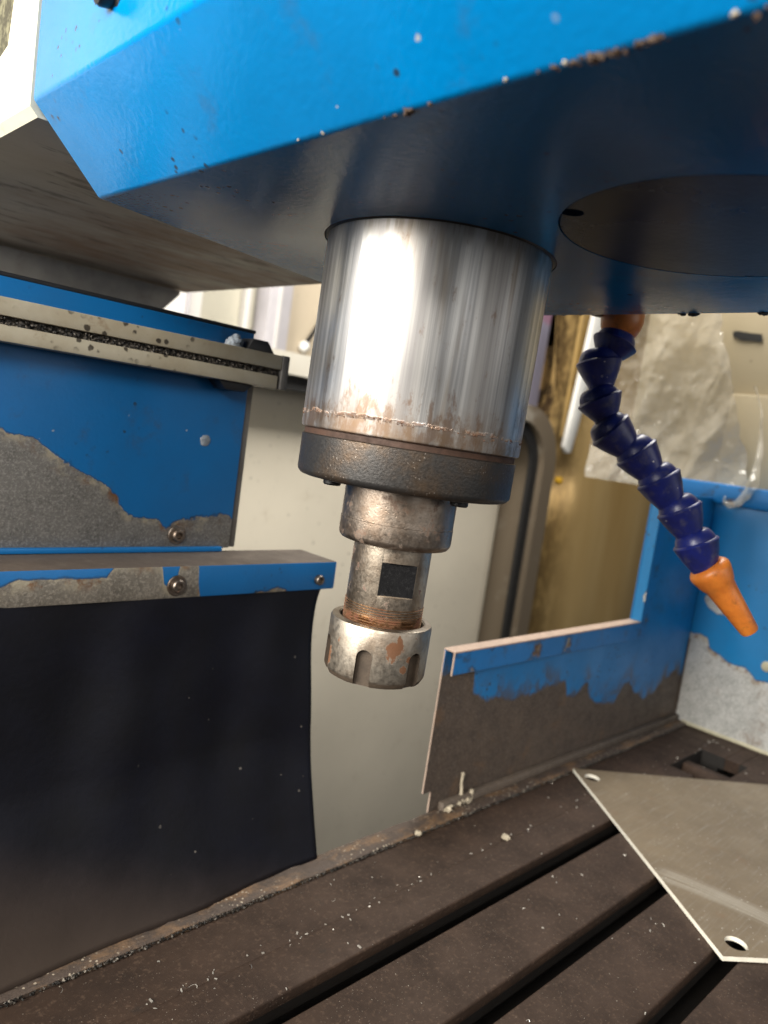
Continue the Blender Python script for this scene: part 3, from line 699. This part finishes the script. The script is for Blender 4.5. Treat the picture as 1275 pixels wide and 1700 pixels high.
# ---------------------------------------------------------------- table
tb = thing('milling_table', 'oily brown cast iron milling table with parallel tee slots strewn with chips', 'milling table', (0.1, -0.1, -0.06))
yb = 0.0790; slots = [(-0.0035, 0.0112), (-0.0650, -0.0508), (-0.1253, -0.1114), (-0.1870, -0.1730), (-0.2485, -0.2345)]
poly = [(yb, -0.06), (yb, -0.0012), (0.0405, -0.0012), (0.0398, 0.0)]
for lo_, hi in slots:
    poly += [(hi, 0.0), (hi, -0.0065), (hi, -0.013), (hi + 0.006, -0.013), (hi + 0.006, -0.024), (lo_ - 0.006, -0.024), (lo_ - 0.006, -0.013), (lo_, -0.013), (lo_, -0.0065), (lo_, 0.0)]
poly += [(-0.31, 0.0), (-0.31, -0.06)]
tbm = prism_bm(poly, 0, -0.50, 0.619)
es = [e for e in tbm.edges if abs(e.verts[0].co.z) < 1e-6 and abs(e.verts[1].co.z) < 1e-6 and abs(e.verts[0].co.y - e.verts[1].co.y) < 1e-6]
bmesh.ops.bevel(tbm, geom=es, offset=0.0014, segments=3, profile=0.5, affect='EDGES')
pocket = box_bm(0.476, 0.556, -0.012, 0.036, -0.020, 0.02)
fill = box_bm(0.5561, 0.6188, -0.0095, 0.0172, -0.0239, -0.0004)
to = obj_me('table_top', boolean(tbm, [pocket]), M['table'], tb)
to.data.materials.append(M['slot_dark'])
for p in to.data.polygons:
    if -0.03 < p.center.z < -0.005 and -0.30 < p.center.y < 0.038: p.material_index = 1  # slot walls and floors darker below the upper lip
obj('slot_end_block', box_bm(0.5565, 0.6186, -0.0034, 0.0111, -0.0125, -0.0004), M['table'], tb)
obj('pocket_ramp', prism_bm([(0.503, -0.0198), (0.527, -0.0198), (0.520, -0.004), (0.509, -0.004)], 1, -0.0118, 0.0358), M['table'], tb, bevel=0.001)
def strip():
    bm = bmesh.new(); n = 260; A = []
    for i in range(n + 1):
        x = -0.5 + 1.119 * i / n
        w = mnoise.noise(Vector((x * 60, 1, 0))) * 0.0008 + mnoise.noise(Vector((x * 200, 3, 0))) * 0.0005
        A.append([bm.verts.new(p) for p in ((x, 0.0800 + w * .5, -0.03), (x, 0.0800 + w * .5, 0.0006 + w), (x, 0.0812, 0.0014 + w), (x, 0.0880, 0.0016 + w * 2), (x, 0.0962 + w, 0.0012 + w), (x, 0.0966 + w, -0.03))])
    for a, b in zip(A, A[1:]):
        for k in range(5): bm.faces.new((a[k], b[k], b[k + 1], a[k + 1]))
    return bm
obj('edge_strip', strip(), M['strip'], tb, smooth=50)
obj('unseen_shade_base', box_bm(-0.45, 0.60, -0.26, 0.078, -0.9, -0.0602), M['slot_dark'], tb)  # unseen mass added below the table to keep front light off the cabinet
obj('under_rail', box_bm(-0.5, 0.64, 0.0797, 0.112, -0.06, -0.0285), M['slot_dark'], tb)

# swarf on the table, uncountable
bm = bmesh.new(); rr = random.Random(11)
def free_y(x, y):
    return not any(lo_ - 0.0005 < y < hi + 0.0005 for lo_, hi in slots)
cnt = 0
while cnt < 300:
    x = rr.uniform(-0.2, 0.60); y = rr.uniform(-0.2, 0.0945)
    if not free_y(x, y): continue
    if rr.random() < 0.35: y = 0.0405 + rr.gauss(0, 0.0035)
    z0 = 0.0015 if y > 0.0795 else (-0.0012 if y > 0.0402 else 0.0)
    s = rr.choice((0.00022, 0.0003, 0.0003, 0.0004, 0.0006)) * rr.uniform(0.7, 1.4)
    if rr.random() < 0.12:      # curled shaving
        a0 = rr.uniform(0, 6.28); L = rr.uniform(0.0015, 0.0045); k = rr.uniform(-2.5, 2.5); prev = None
        for q in range(5):
            a = a0 + k * q / 4
            px = x + L * q / 4 * math.cos(a); py = y + L * q / 4 * math.sin(a)
            cur = [bm.verts.new((px - math.sin(a) * s * .6, py + math.cos(a) * s * .6, z0 + s * .4 + 0.0006 * math.sin(q))), bm.verts.new((px + math.sin(a) * s * .6, py - math.cos(a) * s * .6, z0 + s + 0.0006 * math.sin(q)))]
            if prev: bm.faces.new((prev[0], cur[0], cur[1], prev[1]))
            prev = cur
    else:
        Mx = Matrix.Translation((x, y, z0 + s * .35)) @ Matrix.Rotation(rr.uniform(0, 6.3), 4, 'Z') @ Matrix.Rotation(rr.uniform(-.4, .4), 4, 'X') @ Matrix.Diagonal((s * rr.uniform(1, 4.5), s * rr.uniform(.8, 1.6), s, 1))
        bmesh.ops.create_cube(bm, size=1, matrix=Mx)
    cnt += 1
ch = obj('metal_chips', bm, M['chip'], smooth=0)
tag(ch, 'fine pale metal chips and curled shavings scattered over the brown table', 'metal chips', kind='stuff')
# grit packed in the gap behind the table edge
bm = bmesh.new()
for i in range(1500):
    x = rr.uniform(-0.2, 0.60); s = rr.uniform(0.0003, 0.0010)
    Mx = Matrix.Translation((x, 0.0795 + rr.gauss(0, 0.0006), -0.0006 + rr.uniform(0, 0.0012))) @ Matrix.Rotation(rr.uniform(0, 6), 4, (rr.random(), rr.random(), 1)) @ Matrix.Diagonal((s * 1.6, s, s * .8, 1))
    bmesh.ops.create_cube(bm, size=1, matrix=Mx)
gr = obj('packed_grit', bm, M['gritty'], smooth=0)
tag(gr, 'dark grit packed in the seam between the table and its rusty edge strip', 'grit', kind='stuff')
for k, (x, y, r, nm) in enumerate([(0.206, 0.0405, 0.0030, 'lying on the faint table step'), (0.150, 0.0800, 0.0026, 'on the rusty edge strip left of the guard')]):
    cr = obj('crumb', lump_bm((x, y, r * .35), r, 20 + k, 3, 0.5, 2, 0.5), M['crumb'])
    tag(cr, 'pale crumb of hardened residue ' + nm, 'crumb')

# ---------------------------------------------------------------- splash guards
gd = thing('rear_splash_guard', 'blue sheet steel rear splash guard scuffed to brown, with folded lip and raised right end', 'splash guard', (0.4, 0.098, 0.0))
ga = prism_bm([(0.180, 0.0), (0.180, 0.0178), (0.1705, 0.0178), (0.1712, 0.1335), (0.4640, 0.1335), (0.4640, 0.268), (0.636, 0.268), (0.636, 0.0)], 1, 0.0972, 0.0990)
go = obj('sheet', ga, M['guard'], gd, bevel=0.0003, seg=1)
go.data.materials.append(M['raw_edge'])
for p in go.data.polygons:
    if p.normal.x < -0.8 and p.center.x < 0.2: p.material_index = 1
def ytop(u): return u
lt = obj('lip_top', box_bm(0.1712, 0.4655, 0.0874, 0.0990, 0.1336, 0.1350), M['raw_edge'], gd, bevel=0.0003, seg=1)
obj('lip_front', box_bm(0.1712, 0.4800, 0.0874, 0.0886, 0.1165, 0.1335), M['guard_lip'], gd, bevel=0.0003, seg=1)
obj('lip_edge', box_bm(0.1705, 0.1711, 0.0873, 0.0887, 0.1163, 0.1349), M['raw_edge'], gd)
obj('upright_flange', box_bm(0.4640, 0.4654, 0.0865, 0.0971, 0.1351, 0.268), M['side'], gd, bevel=0.0003, seg=1)
obj('upright_lip', box_bm(0.4655, 0.4830, 0.0865, 0.0877, 0.1337, 0.268), M['guard_lip'], gd, bevel=0.0003, seg=1)
obj('bottom_fold', box_bm(0.19, 0.617, 0.0905, 0.0971, 0.0006, 0.0080), M['brown_top'], gd, bevel=0.0015)
lm = [lump_bm((0.196 + 0.006 * k + rr.uniform(-.002, .002), 0.0925 + rr.uniform(-.002, .002), 0.0030 + rr.uniform(0, .0015)), rr.uniform(0.0028, 0.0046), 40 + k, 3, 0.7, 2.2, 0.7) for k in range(6)]
lm.append(tube_bm([(0.214, 0.0935, 0.002), (0.2155, 0.0945, 0.010), (0.2150, 0.0955, 0.018), (0.2165, 0.096, 0.026)], [0.0026, 0.0014, 0.0011, 0.0016], 8))
lm.append(tube_bm([(0.225, 0.092, 0.001), (0.2262, 0.092, 0.006), (0.2265, 0.092, 0.0105)], [0.0022, 0.0018, 0.0019], 8))
obj('residue_lump', merge(lm), M['crumb'], gd, smooth=50)

sg = thing('side_splash_guard', 'blue sheet steel side splash guard flaked to pale grey metal along its foot', 'splash guard', (0.62, 0.0, 0.0))
obj('sheet', box_bm(0.6195, 0.6215, -0.34, 0.0968, 0.0, 0.262), M['side'], sg, bevel=0.0004, seg=1)
obj('top_rail', box_bm(0.6120, 0.700, -0.34, 0.140, 0.2622, 0.2850), M['guard_lip'], sg, bevel=0.0025)
obj('sealant_bead', tube_bm([(0.6180, -0.34, 0.0010), (0.6183, -0.1, 0.0011), (0.6182, 0.02, 0.0010), (0.6180, 0.0868, 0.0012)], 0.0021, 10), M['pale_edge'], sg)
obj('corner_bead', tube_bm([(0.6185, 0.0962, 0.0), (0.6186, 0.0962, 0.05), (0.6187, 0.0962, 0.10)], 0.0010, 8), M['brown_top'], sg)
obj('chipped_spot', lathe_bm([(0.0058, 0), (0.005, 0.0006), (0.001, 0.0008)], 20, M=frame_to((0.6195, 0.0085, 0.094), (-1, 0, 0))), M['pale_edge'], sg)

# ---------------------------------------------------------------- loose steel plate on the table
A = Vector((0.3633, 0.0790, 0)); Bp = Vector((0.2128, -0.1190, 0)); d1 = (Bp - A).normalized(); d2 = Vector((-d1.y, d1.x, 0))
if d2.x < 0: d2 = -d2
L1 = (Bp - A).length; L2 = 0.285
cor = [A, Bp, Bp + d2 * L2, A + d2 * L2]
pbm = prism_bm([(p.x, p.y) for p in cor], 2, 0.0004, 0.0034)
holes = []
for c in (A + d1 * 0.0165 + d2 * 0.0120, Bp - d1 * 0.0125 + d2 * 0.0165):
    q = bmesh.new()
    lathe_bm([(0.0068, -0.01), (0.0068, 0.02)], 40, M=Matrix.Translation(c), bm=q)
    holes.append(q)
ppm = boolean(pbm, holes)
po = obj_me('loose_plate', ppm, M['plate'], None)
po.data.materials.append(M['plate_edge'])
for p in po.data.polygons:
    if abs(p.normal.z) < 0.5: p.material_index = 1
tag(po, 'flat grey sheet steel plate with corner holes lying skewed on the table slots', 'steel plate')

# ---------------------------------------------------------------- milling head
hd = thing('machine_housing', 'large blue painted milling head housing with chamfered side and dark glossy underside', 'milling head', (0.0, -0.1, 0.376))
def head_bm():
    prof = [(-0.1190, 0.3760), (0.1380, 0.3760), (0.1410, 0.379), (0.1410, 0.66), (-0.1505, 0.66), (-0.1505, 0.4068)]
    back = {0: 0.1040, 1: 0.150, 2: 0.150, 3: 0.150, 4: 0.1040, 5: 0.1040}
    bm = bmesh.new()
    Fv = [bm.verts.new((x, -0.42, z)) for x, z in prof]
    Bv = [bm.verts.new((x, back[i], z)) for i, (x, z) in enumerate(prof)]
    n = len(prof)
    for i in range(n): bm.faces.new((Fv[i], Fv[(i + 1) % n], Bv[(i + 1) % n], Bv[i]))
    bm.faces.new(Fv[::-1]); bm.faces.new(Bv)
    return bm
hb = head_bm(); finish(hb, 35, 0.0014, 3)
bore = lathe_bm([(0.0545, 0.30), (0.0545, 0.47)], 96)
cov = lathe_bm([(0.0590, 0.30), (0.0590, 0.3795)], 96, 0.010, -0.129)
obj_me('housing', boolean(hb, [bore, cov]), M['head_blue'], hd)
cvm = lathe_bm([(0.0586, 0.3790), (0.0586, 0.3764), (0.0583, 0.3761)], 96, 0.010, -0.129)
def dark_cover():
    t = NT('dark_cover_plate')
    n = t.noise(18, 5, 0.6)
    c = t.mix(t.lin(n, 0.3, 0.7, 0, 1), (0.008, 0.026, 0.060), (0.006, 0.020, 0.050))
    return t.set(color=c, rough=t.lin(n, 0.3, 0.7, 0.22, 0.36), normal=t.bump(t.noise(300, 3, 0.6), 0.15, 0.0006), spec=0.34)
cph = lathe_bm([(0.0042, 0.36), (0.0042, 0.3785)], 24, -0.030, -0.0905)
cvo = obj_me('cover_plate', boolean(cvm, [cph]), dark_cover(), hd)
obj('seal_ring', lathe_bm([(0.0526, 0.3774), (0.0526, 0.3757), (0.0535, 0.3759), (0.0546, 0.3768), (0.0546, 0.3774)], 96, cap=False), M['black'], hd)
socket_bolt(hd, (-0.1505, 0.0305, 0.4275), (-1, 0.1, -0.25), 0.0050, 0.006, True, 'set_screw', M['black'])
lm = []; rr = random.Random(5)
for k in range(60):
    y = rr.choice((-0.19, -0.165, -0.158, -0.155, -0.150, -0.148, -0.140, -0.095, -0.09)) + rr.gauss(0, .004)
    lm.append(lump_bm((-0.1187 + rr.uniform(-.0006, .0012), y, 0.3763 + rr.uniform(-.0006, .0003)), rr.uniform(0.0003, 0.0008), k, 2, 0.9))
lm.append(lump_bm((-0.1190, -0.1640, 0.3764), 0.0009, 71, 2, 0.9)); lm.append(lump_bm((-0.1185, -0.1520, 0.3760), 0.0011, 72, 2, 0.9))
q = obj('edge_grime', merge(lm), M['rustlump'], hd, smooth=60); q['kind'] = 'stuff'
lm = [lump_bm((-0.1192, y, 0.3764), r, 80 + i, 2, 0.6) for i, (y, r) in enumerate(((-0.1805, 0.0007), (-0.1435, 0.0006), (-0.1270, 0.0005), (-0.0580, 0.0005), (-0.046, 0.0004)))]
q = obj('paint_chips', merge(lm), M['crumb'], hd, smooth=60); q['kind'] = 'stuff'
lm = [lump_bm((0.1390, y, 0.3767), r, 90 + i, 3, 0.5, 1.5, 0.55) for i, (y, r) in enumerate(((-0.062, 0.0030), (-0.056, 0.0022), (-0.098, 0.0028), (-0.103, 0.0022), (0.020, 0.0012), (0.008, 0.0010)))]
q = obj('oil_drips', merge(lm), M['black'], hd, smooth=60); q['kind'] = 'stuff'

# ---------------------------------------------------------------- spindle quill
sp = thing('spindle_quill', 'shiny streaked steel spindle quill with black oxide nose collar under the blue head', 'spindle', (0, 0, 0.2385))
obj('quill_sleeve', lathe_bm([(0.0515, 0.2868), (0.0523, 0.2873), (0.0525, 0.2880), (0.0525, 0.42)], 160), M['quill'], sp)
obj('groove', lathe_bm([(0.0507, 0.2832), (0.0507, 0.2872)], 128), M['groove'], sp)
obj('nose_collar', lathe_bm([(0.0485, 0.2648), (0.0500, 0.2652), (0.0514, 0.2668), (0.0516, 0.2680), (0.0516, 0.2836), (0.0510, 0.2841)], 160), M['collar'], sp)
obj('spindle_nose', lathe_bm([(0.0245, 0.2372), (0.0262, 0.2377), (0.0272, 0.2390), (0.0276, 0.2405), (0.0276, 0.2478), (0.0274, 0.2480), (0.0274, 0.2650)], 128), M['nose'], sp)
for az in (160, 270, 340, 90):
    a = R(az); p = (0.0365 * math.cos(a), 0.0365 * math.sin(a), 0.2650)
    socket_bolt(sp, p, (0, 0, -1), 0.0042, 0.0034, False, 'bolt', M['black'])

# rust crust above the groove
rr = random.Random(9); bm = bmesh.new()
for k in range(130):
    a = R(rr.uniform(120, 330)); z = 0.2935 + 0.0022 * mnoise.noise(Vector((a * 6, 0, 0))) + rr.gauss(0, 0.0006)
    if mnoise.noise(Vector((a * 11, 5, 2))) < -0.12: continue
    s = rr.uniform(0.00015, 0.00045)
    Mx = Matrix.Translation((0.0525 * math.cos(a), 0.0526 * math.sin(a), z)) @ Matrix.Rotation(rr.uniform(0, 6), 4, (rr.random(), rr.random(), 1)) @ Matrix.Diagonal((s * 1.8, s, s, 1))
    bmesh.ops.create_cube(bm, size=1, matrix=Mx)
q = obj('rust_crust', bm, steel_mat('rust_crust', (0.30, 0.22, 0.16), 0.4, 0.9, (0.10, 0.040, 0.018), 0.7, (0.38, 0.5), 300), sp, smooth=0); q['kind'] = 'stuff'

# ---------------------------------------------------------------- collet chuck
cc = thing('collet_chuck', 'rust spotted steel collet chuck with slotted clamping nut hanging below the spindle', 'collet chuck', (0, 0, 0.1705))
AZ = R(239)
flat_c = Matrix.Rotation(AZ, 4, 'Z')
fb = box_bm(0.0192 - 0.0021, 0.03, -0.012, 0.012, 0.2135, 0.2300)
bmesh.ops.transform(fb, matrix=flat_c, verts=fb.verts)
shm = boolean(lathe_bm([(0.0150, 0.1980), (0.0188, 0.2025), (0.0192, 0.2035), (0.0192, 0.2380)], 160), [fb])
sh_o = obj_me('shank', shm, M['shank'], cc, smooth=30)
fl = box_bm(0.0192 - 0.0023, 0.0192 - 0.00195, -0.0086, 0.0086, 0.2140, 0.2296)
bmesh.ops.transform(fl, matrix=flat_c, verts=fl.verts)
obj('drive_flat', fl, M['dark_flat'], sh_o)
th = []
z = 0.1965
while z < 0.2070:
    th += [(0.0186, z), (0.0196, z + 0.00055), (0.0186, z + 0.0011)]; z += 0.0013
obj('thread', lathe_bm(th, 128), M['thread'], sh_o, smooth=20)
nb = lathe_bm([(0.0120, 0.1706), (0.0225, 0.1706), (0.0238, 0.1712), (0.0250, 0.1735), (0.0252, 0.1745), (0.0252, 0.1975), (0.0246, 0.1988), (0.0236, 0.1992), (0.0214, 0.1994), (0.0206, 0.1988), (0.0206, 0.185), (0.0120, 0.185)], 160, cap=False)
# close the inner bore so that it is one solid
nbv = [v for v in nb.verts]; n = 160; first = nbv[:n]; last = nbv[-n:]
for i in range(n): nb.faces.new((last[i], last[(i + 1) % n], first[(i + 1) % n], first[i]))
cut = []
for k in range(6):
    Mx = Matrix.Rotation(R(211.6 + 60 * k), 4, 'Z')
    pts = [(-0.0039, 0.165)] + [(0.0039 * math.cos(a), 0.1848 + 0.0039 * math.sin(a)) for a in [math.pi - math.pi * i / 14 for i in range(15)]] + [(0.0039, 0.165)]
    c = prism_bm(pts, 0, 0.0217, 0.032); bmesh.ops.transform(c, matrix=Mx, verts=c.verts); cut.append(c)
nm = boolean(nb, cut)
no = obj_me('collet_nut', nm, M['nut'], cc, smooth=30)
no.data.materials.append(simple('dark_nut_slot', (0.10, 0.075, 0.055), 0.5, 0.4, 0.5, 200))
for p in no.data.polygons:          # darker brown on the floors and walls of the spanner slots
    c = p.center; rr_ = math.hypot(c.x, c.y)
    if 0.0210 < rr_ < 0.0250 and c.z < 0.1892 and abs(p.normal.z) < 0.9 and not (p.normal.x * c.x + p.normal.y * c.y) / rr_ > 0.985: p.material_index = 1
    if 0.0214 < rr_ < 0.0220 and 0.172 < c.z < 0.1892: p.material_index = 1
obj('collet', lathe_bm([(0.0060, 0.1698), (0.0118, 0.1698), (0.0119, 0.1704), (0.0119, 0.1840)], 64), M['black'], cc)

# ---------------------------------------------------------------- coolant hose
hz = thing('coolant_hose', 'segmented navy blue flexible coolant hose ending in an orange nozzle', 'coolant hose', (0.16, -0.006, 0.39))
rim = [(0.1595, -0.0062, 0.3630), (0.1530, -0.0016, 0.3501), (0.1539, -0.0059, 0.3276), (0.1590, -0.0136, 0.3104), (0.1707, -0.0271, 0.2989), (0.1809, -0.0394, 0.2846), (0.1905, -0.0515, 0.2680), (0.1983, -0.0622, 0.2489)]
bot = [(0.1569, -0.0049, 0.3545), (0.1543, -0.0051, 0.3361), (0.1571, -0.0106, 0.3178), (0.1677, -0.0239, 0.2998), (0.1783, -0.0366, 0.2864), (0.1872, -0.0479, 0.2700), (0.1956, -0.0588, 0.2535), (0.2026, -0.0687, 0.2342)]
Rm = 0.0139
for r_, b_ in zip(rim, bot):
    r_ = Vector(r_); b_ = Vector(b_); d = b_ - r_; L = d.length
    prof = [(0.0078, -0.0082), (0.0096, -0.0071), (0.0110, -0.0050), (0.0119, -0.0028), (0.0122, -0.0013), (0.0133, -0.0009), (Rm, 0.0001), (0.0135, 0.0010),
            (0.0117, L * 0.42), (0.0096, L * 0.74), (0.0082, L * 0.94), (0.0077, L * 1.05), (0.0077, L * 1.30)]
    obj('segment', lathe_bm(prof, 48, M=frame_to(r_, d)), M['hose'], hz, smooth=40)
n0 = Vector((0.2050, -0.0712, 0.2333)); n1 = Vector((0.2235, -0.0947, 0.2000)); L = (n1 - n0).length
nz = obj('nozzle', lathe_bm([(0.0082, -0.0045), (0.0105, -0.0042), (0.0122, -0.0025), (0.0128, -0.0010), (0.0127, 0.0012), (0.0113, 0.0062), (0.0102, 0.0092), (0.0092, 0.0108), (0.0085, 0.0160), (0.0056, L - 0.0012), (0.0050, L), (0.0034, L), (0.0030, L - 0.006)], 48, M=frame_to(n0, n1 - n0)), M['orange'], hz, smooth=40)
obj('fitting', lathe_bm([(0.0078, -0.013), (0.0108, -0.011), (0.0126, -0.006), (0.0130, 0.0), (0.0120, 0.005), (0.0100, 0.009), (0.0075, 0.0115)], 40, M=frame_to((0.1622, -0.0070, 0.3775), (-0.1, 0.02, -1))), M['orange'], hz, smooth=40)
obj('mount_block', box_bm(0.1405, 0.176, -0.020, 0.008, 0.386, 0.420), M['black'], hz, bevel=0.002)
obj('mount_knob', lathe_bm([(0.0050, 0), (0.0062, 0.001), (0.0062, 0.0065), (0.0050, 0.008)], 24, M=frame_to((0.1540, 0.0035, 0.3865), (0, 0.1, -1))), M['black'], hz)

# the spindle stands a fraction of a degree out of tram with the column
tilt = Matrix.Translation((0, 0, 0.376)) @ Matrix.Rotation(R(0.75), 4, Vector((0.724, 0.690, 0))) @ Matrix.Translation((0, 0, -0.376))
for root in (sp, cc):
    root.matrix_basis = tilt @ Matrix.Translation(root.location)
